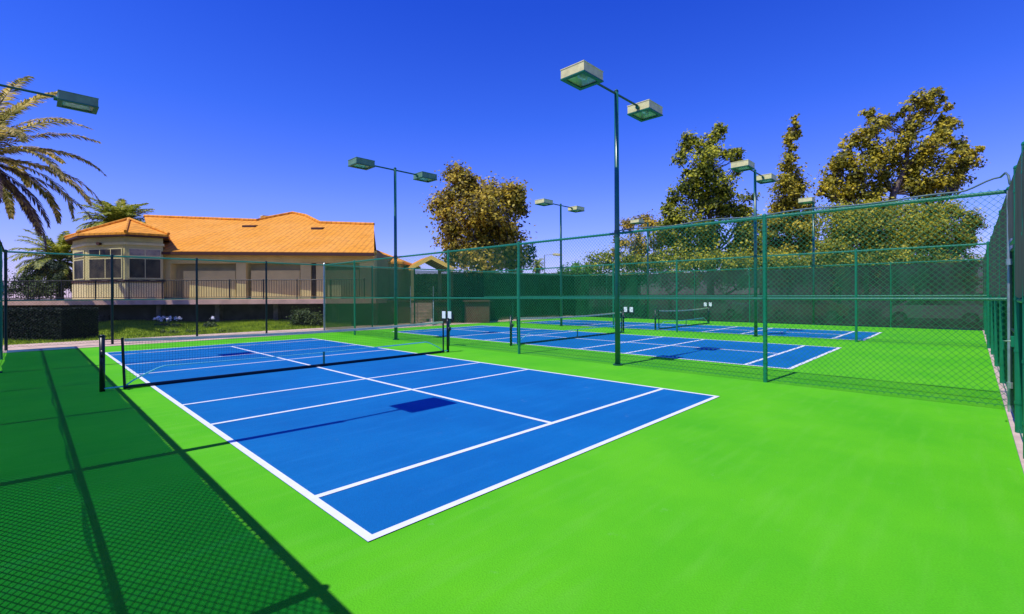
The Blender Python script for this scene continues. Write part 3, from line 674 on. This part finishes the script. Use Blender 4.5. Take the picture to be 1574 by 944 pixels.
# ------------------------------------------------------------------ vegetation
def leaf_arrays(C, R_, n, size, flat=.8, clumps=10, crad=.42):
    """leaf quads gathered in clumps inside an ellipsoid of radius R_ round C"""
    cc = rng.normal(0, 1, (clumps, 3)); cc /= np.linalg.norm(cc, axis=1)[:, None]; cc *= (rng.random(clumps)**.45)[:, None]*R_*.85
    cc[:, 2] *= flat
    idx = rng.integers(0, clumps, n)
    P = np.array(C)+cc[idx]+rng.normal(0, 1, (n, 3))*R_*crad*.5*np.array([1, 1, .75])
    d = P-np.array(C)
    nr = d/(np.linalg.norm(d, axis=1)[:, None]+1e-6)*.6+rng.normal(0, .5, (n, 3))+np.array([-.35, -.1, .55]); nr /= np.linalg.norm(nr, axis=1)[:, None]
    t = np.cross(nr, rng.normal(0, 1, (n, 3))); t /= np.linalg.norm(t, axis=1)[:, None]; bt = np.cross(nr, t)
    s = size*(.6+rng.random(n)*.8)[:, None]
    return np.stack([P-t*s*.5, P-bt*s*.32+nr*s*.06, P+t*s*.5, P+bt*s*.32+nr*s*.06], 1)
def crown(name, quads, m, parent):
    V = np.concatenate(quads).reshape(-1, 3); return bigmesh(name, V, np.arange(len(V)).reshape(-1, 4), m, parent)
def tree(label, base_px, D, blobs, m, size=.2, dens=1., trunk_r=.28, dz=1.0, name='tree', flat=.85, cat='tree', group=None, crad=.42, fork=.35, clk=10):
    b0 = fl(base_px, D, -.05); e = empty(name, b0, label, cat, group)
    ext = []
    for i_, (x, y, r) in enumerate(blobs):
        if len(blobs) < 12: break
        nb = sorted((b2 for b2 in blobs if b2[:2] != (x, y)), key=lambda b2: (b2[0]-x)**2+(b2[1]-y)**2)[:2]
        for b2 in nb: ext.append(((x+b2[0])/2+random.uniform(-3, 3), (y+b2[1])/2+random.uniform(-3, 3), .62*min(r, b2[2])))
    blobs = list(blobs)+ext
    bp = [at(x, y, D+random.uniform(-1, 1)*dz*(r*D/F)*1.3) for x, y, r in blobs]; rr = [r*D/F for _, _, r in blobs]
    top = max(p.z for p in bp); low = min(p.z for p in bp)
    mid = Vector((sum(p.x for p in bp)/len(bp), sum(p.y for p in bp)/len(bp), 0))
    tb = MB(); F0 = Vector((b0.x, b0.y, max(1.5, low*.55) if top > 3.5 else max(.08, low*.5))); spine = [b0, F0]
    N_ = 5
    for k in range(1, N_+1):
        z = F0.z+(top-F0.z)*k/N_*.92
        near = [p for p in bp if abs(p.z-z) < (top-low)*.22] or [min(bp, key=lambda p: abs(p.z-z))]
        w = .55
        spine.append(Vector((b0.x*(1-w)+w*sum(p.x for p in near)/len(near), b0.y*(1-w)+w*sum(p.y for p in near)/len(near), z)))
    rs = [trunk_r*1.25, trunk_r]+[trunk_r*(1-.17*k) for k in range(1, N_+1)]
    tb.tube(spine, rs, 9)
    for p, r in zip(bp, rr):
        hd = math.hypot(p.x-b0.x, p.y-b0.y); s = min(spine[1:], key=lambda q: (q-(p-Vector((0, 0, r+.75*hd)))).length); m1 = s.lerp(p, .5)+Vector((random.uniform(-.3, .3), random.uniform(-.3, .3), -.12*hd))
        L_ = (p-s).length; r0 = min(trunk_r*.28, .02+.009*L_)
        tb.tube([s, m1, p, p+Vector((random.uniform(-1, 1), random.uniform(-1, 1), .8))*r*.55], [r0, r0*.7, r0*.4, r0*.12], 6)
        for _ in range(4):
            dd = Vector((random.gauss(0, 1), random.gauss(0, 1), random.gauss(.2, .8))).normalized()*r*.85
            tb.tube([m1.lerp(p, .7), p+dd*.5, p+dd], [r0*.35, r0*.2, r0*.07], 4, cap=False)
    t_ = tb.build('trunk', M_bark, e); smooth_angle(t_)
    quads = []
    for p, r in zip(bp, rr):
        n = int(dens*(17 if len(blobs) > 12 else 13)*(r/size)**2)+12
        quads.append(leaf_arrays(p, r*(1.16 if len(blobs) > 12 else .98), n, size, flat, max(7, int(clk*1.7*(r/1.2)**1.2)), crad*1.55))
        # wispy outliers
        quads.append(leaf_arrays(p, r*1.35, max(4, n//12), size*.9, flat, 6, .5))
    crown('crown', quads, m, e); return e
T1 = [(704, 268, 20), (712, 295, 26), (678, 312, 22), (745, 295, 24), (790, 290, 18), (775, 305, 26), (735, 325, 34), (765, 340, 30), (698, 345, 28), (800, 318, 17), (690, 370, 18), (740, 365, 32), (778, 372, 28), (700, 395, 24), (740, 398, 28), (785, 400, 22)]
tree('dense round golden-green tree behind the back fence', 742, 40, T1, M_rust, size=.28, dens=2.6, dz=1.2, crad=.36, clk=12)
tree('dark green tree low at right side of the dense golden tree', 808, 43, [(800, 388, 14), (815, 385, 11), (812, 400, 14), (795, 402, 13)], M_conif, size=.2, dens=1.6, trunk_r=.15)
T2 = [(1150, 340, 18), (1160, 370, 18), (1020, 360, 16), (1025, 320, 12), (1105, 198, 11), (1098, 212, 12), (1062, 212, 13), (1052, 228, 13), (1085, 230, 16), (1115, 238, 13), (1135, 236, 10), (1045, 248, 11), (1085, 252, 22), (1065, 278, 22), (1105, 282, 24), (1135, 262, 9), (1040, 300, 13), (1075, 310, 26), (1110, 315, 24), (1035, 335, 20), (1135, 330, 16), (1150, 305, 11), (1060, 350, 26), (1100, 355, 26), (1140, 365, 20), (1040, 385, 20), (1080, 390, 24), (1120, 395, 22), (1150, 395, 16)]
tree('tall loose golden-green tree right of the tallest pole', 1092, 39, T2, M_gold2, size=.25, dens=2.1, crad=.33, clk=12)
tree('low rust-brown tree left of the tall loose tree', 975, 42, [(990, 338, 16), (965, 345, 14), (1005, 350, 16), (1012, 372, 20), (982, 372, 22), (955, 372, 13), (945, 390, 12), (975, 398, 20), (1010, 400, 20)], M_rust, size=.20, dens=2.2, crad=.36)
T3 = [(1178, 350, 14), (1248, 340, 12), (1245, 365, 16), (1223, 182, 6), (1220, 196, 7), (1213, 212, 9), (1228, 208, 6), (1216, 230, 9), (1212, 250, 12), (1218, 270, 17), (1205, 288, 18), (1230, 292, 15), (1215, 312, 22), (1195, 320, 14), (1238, 318, 12), (1190, 345, 18), (1215, 345, 24), (1235, 352, 18), (1185, 372, 18), (1215, 378, 24), (1240, 385, 16), (1200, 400, 20), (1175, 400, 16)]
tree('narrow pointed golden tree between the two large trees', 1215, 40, T3, M_gold, size=.24, dens=2.2, crad=.36)
T4 = [(1425, 168, 13), (1462, 192, 12), (1475, 222, 13), (1490, 252, 14), (1450, 205, 14), (1465, 285, 17), (1440, 143, 11), (1415, 150, 12), (1395, 165, 10), (1455, 165, 8), (1335, 172, 9), (1345, 195, 15), (1325, 210, 14), (1370, 185, 11), (1405, 195, 17), (1448, 190, 11), (1430, 222, 17), (1385, 222, 20), (1305, 222, 12), (1345, 232, 20), (1455, 215, 8), (1295, 245, 16), (1325, 258, 20), (1365, 255, 18), (1410, 252, 22), (1450, 250, 16), (1480, 240, 12), (1505, 230, 8), (1280, 272, 18), (1268, 292, 14), (1310, 285, 18), (1350, 285, 16), (1395, 282, 20), (1435, 278, 18), (1470, 268, 13), (1420, 300, 18), (1300, 305, 18), (1345, 310, 18)]
tree('largest wind-swept golden tree at the right', 1385, 38, T4, M_gold, size=.25, dens=2.2, crad=.32, clk=14, trunk_r=.36)
T5 = [(1290, 325, 20), (1325, 330, 22), (1365, 328, 24), (1410, 328, 24), (1450, 325, 20), (1485, 332, 15), (1500, 345, 10), (1300, 350, 24), (1345, 355, 28), (1395, 358, 28), (1440, 355, 26), (1480, 358, 18), (1290, 378, 24), (1335, 385, 26), (1385, 388, 28), (1435, 385, 24), (1470, 382, 16), (1495, 372, 9), (1265, 395, 20), (1310, 400, 22)]
tree('low spreading olive willow tree in front of the largest tree', 1385, 36, T5, M_willow, size=.17, dens=2.4, crad=.36, trunk_r=.26)
tree('low green tree below the narrow tree along the far fence', 1170, 36, [(1150, 400, 16), (1180, 404, 14), (1215, 406, 16), (1245, 405, 14), (1120, 405, 14), (1085, 407, 13), (1050, 408, 12), (1275, 408, 10)], M_willow, size=.17, dens=2.2, trunk_r=.15)
tree('bright green rounded tree above the back corner of the courts', 888, 48, [(885, 412, 13), (870, 416, 11), (902, 414, 12), (888, 424, 16), (910, 424, 9), (862, 424, 8)], M_lime, size=.22, dens=2.4, trunk_r=.18)
# bushes
tree('round dark green bush on the lawn beside the galvanised corner post', 470, 24.6, [(460, 488, 13), (480, 486, 14), (470, 493, 15), (455, 496, 10), (488, 494, 9)], M_shrub, size=.09, dens=3, trunk_r=.04, name='bush', cat='bush')
def hedge_box(label, x0, x1, D0, D1, z0, z1, m, n, size, name='hedge'):
    e = empty(name, fl((x0+x1)/2, D0), label, 'hedge')
    u = rng.random(n); v = rng.random(n); w = rng.random(n); f = rng.integers(0, 4, n); u = np.where(f == 3, 1-rng.random(n)*.02, u)
    v = np.where(f == 0, .0+rng.random(n)*.08, v); w = np.where(f == 1, 1-rng.random(n)*.08, w)
    a = np.array(fl(x0, D0)); bb = np.array(fl(x1, D0)); P = a+(bb-a)*u[:, None]+np.array(FW)*(v*(D1-D0))[:, None]; P[:, 2] = z0+(z1-z0)*w+rng.normal(0, .02, n)
    nr = rng.normal(0, 1, (n, 3)); nr /= np.linalg.norm(nr, axis=1)[:, None]; t = np.cross(nr, rng.normal(0, 1, (n, 3))); t /= np.linalg.norm(t, axis=1)[:, None]; bt = np.cross(nr, t)
    Q = np.stack([P-t*size*.5, P-bt*size*.3, P+t*size*.5, P+bt*size*.3], 1)
    crown('foliage', [Q], m, e)
    c = MB(); c.vbox(x0+10, x1-14, D0+.25, D1-.1, z0, z1-.12); c.build('stems', M_darkwall, e)
hedge_box('black-green clipped hedge below the left end of the terrace', -40, 94, 17.6, 19.2, 0, 1.2, M_hedge, 36000, .06)
for lab, bl in [('dark leafy shrub behind the railing at the far left', [(40, 430, 18), (25, 445, 14), (60, 440, 16), (45, 452, 12)]), ('dark reddish shrub beside the left palm', [(82, 432, 16), (98, 440, 13), (75, 448, 14), (95, 425, 10)]), ('tall dark shrub just left of the bay', [(60, 415, 12), (78, 405, 10), (92, 412, 9)])]:
    tree(lab, bl[0][0], 29.5, bl, M_shrub if 'tall' not in lab else M_conif, size=.12, dens=2.4, trunk_r=.05, name='shrub', cat='shrub')
hedge_box('tall dark green hedge growing beyond the green windscreen', 590, 905, 37.0, 38.5, 0, 3.3, M_shrub, 60000, .14)
for x_, lab in ((945, 'leftmost low shrub of the belt behind the far windscreen'), (1030, 'leafy low shrub under the tall loose tree'), (1115, 'low shrub right of the tall loose tree trunk'), (1200, 'low shrub under the narrow pointed tree'), (1290, 'low shrub left under the willow tree'), (1375, 'low shrub below the middle of the willow tree'), (1455, 'rightmost low shrub of the belt behind the far windscreen')):
    tree(lab, x_, 35.5, [(x_-32, 405, 17), (x_-10, 400, 19), (x_+14, 402, 19), (x_+36, 405, 17), (x_-24, 428, 18), (x_+4, 428, 20), (x_+30, 428, 18)], M_willow if x_ > 1150 else M_gold2, size=.17, dens=2.0, trunk_r=.12, name='shrub', cat='shrub', group='shrub belt behind the far windscreen')
# flowers
def flowers(label, x, D, n, sp, h):
    p0 = fl(x, D); e = empty('flowering_plant', p0, label, 'flowers', 'white flowers on the lawn')
    b = MB(); q = []; st = MB()
    for k in range(n):
        p = p0+RT*random.uniform(-sp, sp)+FW*random.uniform(-.3, .3); hh = h*random.uniform(.75, 1.1); p.z = .15
        st.tube([p, p+Vector((random.uniform(-.05, .05), 0, hh))], .008, 4, cap=False)
        q.append(leaf_arrays(list(p+Vector((0, 0, hh))), .11, 50, .055, 1, 6, .5))
    st.build('stem', M_shrub, e); crown('blossom', q, M_flower, e)
    crown('leaves', [leaf_arrays(list(p0+RT*random.uniform(-sp, sp)+Vector((0, 0, .2))), .25, 80, .12, .6, 6, .5) for _ in range(4)], M_shrub, e)
flowers('cluster of white flowers on the lawn under the terrace', 257, 23.5, 11, .6, .42)
flowers('single small white flower head right of the white cluster', 323, 23.5, 2, .08, .42)
for x, D, lab in [(256, 20.6, 'low dark plant at the lawn edge behind second fence post'), (345, 21.6, 'low leafy plant at the lawn edge before the terrace middle'), (300, 21.2, 'low leafy plant beside a fence post on the lawn')]:
    tree(lab, x, D, [(x-6, 511, 6), (x+5, 512, 7), (x+14, 513, 5)], M_shrub, size=.07, dens=2, trunk_r=.02, name='low_plant', cat='plant')

# ------------------------------------------------------------------ palms
def frond(C, az, el, L_, droop, wid, nl, V, Fc, twist=0.):
    pts = []; p = Vector(C); a = el; n = 22; step = L_/n
    h = Vector((math.cos(az), math.sin(az), 0))
    for i in range(n+1):
        pts.append(p.copy()); d = h*math.cos(a)+Vector((0, 0, math.sin(a))); p = p+d*step; a -= droop/n*(.4+1.3*i/n)
    side = h.cross(Vector((0, 0, 1))).normalized(); lw = .032
    def quad(a_, b_, w0, w1, sd):
        k = len(V); V.extend([a_-sd*w0, a_+sd*w0, b_+sd*w1, b_-sd*w1]); Fc.append((k, k+1, k+2, k+3))
    for i in range(n): quad(pts[i], pts[i+1], .035*(1-i/n)+.008, .035*(1-(i+1)/n)+.006, side)
    for i in range(nl):
        t = .10+.89*i/nl; q = t*n; i0 = min(n-1, int(q)); P = pts[i0].lerp(pts[i0+1], q-i0); T = (pts[i0+1]-pts[i0]).normalized(); up = side.cross(T).normalized()
        ll = wid*(math.sin(math.pi*min(1, t*.92+.06))**.55)*(.85+random.random()*.3)
        for s in (-1, 1):
            d = (side*s*.75+T*.75+up*random.uniform(.0, .4)+Vector((0, 0, -.25))).normalized()
            e1 = P+d*ll*.55; e2 = P+d*ll+Vector((0, 0, -.22*ll)); w = T.cross(d).cross(d).normalized()
            quad(P, e1, .014, lw, w); k = len(V); V.extend([e1-w*lw, e1+w*lw, e2]); Fc.append((k, k+1, k+2, k+2))
def palm(label, x, y, D, L_, n, wid, nl, mm, hang=0, trunk_r=.3, mdry=None, group='palm trees on the left'):
    c = at(x, y, D); e = empty('palm_tree', (c.x, c.y, 0), label, 'palm tree', group)
    b = MB(); segs = 26; pts = [(c.x, c.y, -.05+(c.z-.2)*k/segs) for k in range(segs+1)]; b.tube(pts, [trunk_r*(1.0+.09*(k % 2))*(1.15-.2*k/segs) for k in range(segs+1)], 12); b.build('trunk', M_bark, e)
    b = MB()
    for k in range(70):
        a = k*2.4; z = c.z-.2-k*.018; r0 = trunk_r*1.0; d = Vector((math.cos(a), math.sin(a), .55)); b.tube([Vector((c.x, c.y, z))+d*r0*.6, Vector((c.x, c.y, z))+d*(r0+.22)], [.06, .025], 5)
    b.build('frond_boots', M_frond_boot, e)
    def mk(nm, specs, m):
        V = []; Fc = []
        for (az, el, l, dr) in specs: frond(c, az, el, l, dr, wid, nl, V, Fc)
        me = bpy.data.meshes.new(nm); me.from_pydata([tuple(v) for v in V], [], [f if f[2] != f[3] else f[:3] for f in Fc]); me.materials.append(m); o = bpy.data.objects.new(nm, me); COL.objects.link(o)
        me.transform(Matrix.Translation((-c.x, -c.y, 0))); o.parent = e
    sp = []
    for k in range(n):
        t = (k+.5)/n; sp.append((k*2.39996+random.uniform(-.15, .15), R(78-88*t)+random.uniform(-.08, .08), L_*random.uniform(.9, 1.08), R(55+40*t)))
    mk('fronds', sp, mm)
    if hang:
        sp = [(k*2.39996+random.uniform(-.2, .2), R(-12-50*(k/hang)), L_*random.uniform(.75, .95), R(50)) for k in range(hang)]
        mk('dry_fronds', sp, mdry or M_frondd)
palm('large palm with long golden arching fronds at the left edge', -34, 243, 20.5, 4.9, 42, .46, 90, M_frond, hang=13, trunk_r=.33)
palm('green palm crown rising behind the bay roof', 184, 350, 37, 2.9, 62, .62, 60, M_frondg, trunk_r=.25)
palm('low dark green palm left of the bay', 92, 402, 31, 2.6, 44, .5, 50, M_frondg, hang=6, trunk_r=.18)
p = at(826, 408, 60)
palm('tiny distant palm beyond the back fence', 826, 408, 62, 1.3, 26, .3, 20, M_frondg, hang=14, trunk_r=.14, group='distant palms')

# ------------------------------------------------------------------ far building and parked cars behind the far windscreen
Bq = empty('long_building', fl(1380, 50), 'long low building with white roof edge beyond the far fence', 'building')
b = MB(); b.vbox(1262, 1500, 50, 60, 0, 4.2); b.build('wall', M_bgrey, Bq)
b = MB(); b.vbox(1259, 1502, 49.6, 60.5, 4.2, 4.75); b.build('roof_edge', M_bwhite, Bq)
for x in range(1275, 1490, 26):
    b = MB(); b.vbox(x, x+10, 49.9, 50, 1., 2.6); w_ = b.build('window', M_trim, Bq); g = MB(); g.vbox(x+1, x+9, 49.86, 49.9, 1.1, 2.5); g.build('pane', M_glass, w_)
Bq = empty('distant_house', fl(945, 62), 'pale distant roof line between the bright tree and tallest pole', 'building')
b = MB(); b.vbox(905, 985, 62, 70, 0, zat(940, 424, 62)); b.build('wall', M_bgrey, Bq)
b = MB(); b.vbox(901, 990, 61.5, 70.5, zat(940, 424, 62), zat(940, 418, 62)); b.build('roof', M_bwhite, Bq)
def car(label, x, y, m):
    e = empty('parked_car', (x, y, 0), label, 'car', 'cars parked behind the far windscreen')
    prof = [(-2.1, .35), (-2.15, .75), (-1.9, .95), (-1.25, 1.02), (-.75, 1.42), (.75, 1.45), (1.35, 1.02), (2.05, .85), (2.15, .45), (2.1, .32)]
    def ex(pr, w, nm, mm, par):
        b = MB(); L_ = [(x-w, y+a, z) for a, z in pr]; R_ = [(x+w, y+a, z) for a, z in pr]; b.poly(L_); b.poly(R_[::-1])
        for i in range(len(pr)): j = (i+1) % len(pr); b.poly([L_[i], L_[j], R_[j], R_[i]])
        return b.build(nm, mm, par, bevel=.05)
    bd = ex(prof, .86, 'body', m, e); ex([(-1.12, 1.02), (-.72, 1.36), (.72, 1.38), (1.2, 1.02)], .868, 'side_window', M_glass, e)
    for a in (-1.35, 1.35):
        for s in (-.78, .78):
            b = MB(); b.tube([(x+s-.1, y+a, .33), (x+s+.1, y+a, .33)], .33, 16); w_ = b.build('wheel', M_tyre, e); c = MB(); c.tube([(x+s-.112, y+a, .33), (x+s+.112, y+a, .33)], .18, 12); c.build('rim', M_galv, w_)
for i, (y, lab) in enumerate([(-1.5, 'pale car parked rightmost behind the far windscreen'), (4.2, 'tan car parked second from right behind the far windscreen'), (9.8, 'silver car parked leftmost behind the far windscreen')]):
    car(lab, 31.5, y, M_car[[1, 2, 0][i]])

# ------------------------------------------------------------------ light
wd = bpy.data.worlds.new('World'); scene.world = wd; wd.use_nodes = True
nt = wd.node_tree; sk = nt.nodes.new('ShaderNodeTexSky'); sk.sky_type = 'NISHITA'; sk.sun_disc = False
EL = math.atan(1/.525); sk.sun_elevation = EL; sk.sun_rotation = R(269); sk.altitude = 0; sk.air_density = 1.0; sk.dust_density = .25; sk.ozone_density = 3.0
mx = nt.nodes.new('ShaderNodeMixRGB'); mx.blend_type = 'MULTIPLY'; mx.inputs[0].default_value = 1; mx.inputs[2].default_value = (.80, .66, 1.30, 1)
gm = nt.nodes.new('ShaderNodeHueSaturation'); gm.inputs['Saturation'].default_value = 1.12
tcw = nt.nodes.new('ShaderNodeTexCoord'); sp_ = nt.nodes.new('ShaderNodeSeparateXYZ'); rp = nt.nodes.new('ShaderNodeValToRGB'); m2 = nt.nodes.new('ShaderNodeMixRGB'); m2.blend_type = 'MULTIPLY'; m2.inputs[0].default_value = 1
e = rp.color_ramp.elements; e.new(.2); e.new(.36)
for i, (p, c) in enumerate([(0, (.86, .88, .80)), (.18, (.80, .94, .92)), (.34, (.42, .79, .96)), (.52, (.25, .62, .94))]): e[i].position = p; e[i].color = (*c, 1)
nt.links.new(tcw.outputs['Generated'], sp_.inputs[0]); nt.links.new(sp_.outputs[2], rp.inputs[0])
nt.links.new(sk.outputs[0], mx.inputs[1]); nt.links.new(mx.outputs[0], gm.inputs['Color']); nt.links.new(gm.outputs[0], m2.inputs[1]); nt.links.new(rp.outputs[0], m2.inputs[2]); nt.links.new(m2.outputs[0], nt.nodes['Background'].inputs[0])
nt.nodes['Background'].inputs[1].default_value = .18
sd = bpy.data.lights.new('sun', 'SUN'); sd.energy = 4.2; sd.angle = R(.35); sd.color = (1, .95, .86)
so = bpy.data.objects.new('sun', sd); COL.objects.link(so)
dirv = Vector((math.cos(EL), -.075*math.cos(EL), -math.sin(EL))); so.rotation_euler = dirv.to_track_quat('-Z', 'Y').to_euler(); so.location = (-20, 0, 40)

cam = bpy.data.cameras.new('camera'); co = bpy.data.objects.new('camera', cam); COL.objects.link(co); scene.camera = co
cam.sensor_width = 36; cam.lens = F/1574*36; cam.shift_y = -(944/2-YH)/1574; cam.clip_start = .05; cam.clip_end = 5000
c_, s_ = math.cos(ROLL), math.sin(ROLL); U = Vector((0, 0, 1)); Xc = RT*c_+U*s_; Yc = U*c_-RT*s_; Zc = -FW
co.matrix_world = Matrix(((Xc.x, Yc.x, Zc.x, CX), (Xc.y, Yc.y, Zc.y, CY), (Xc.z, Yc.z, Zc.z, CH), (0, 0, 0, 1)))
scene.view_settings.view_transform = 'Standard'; scene.view_settings.look = 'None'; scene.view_settings.exposure = 0
scene.render.engine = 'CYCLES'; scene.cycles.transparent_max_bounces = 24; scene.cycles.max_bounces = 8
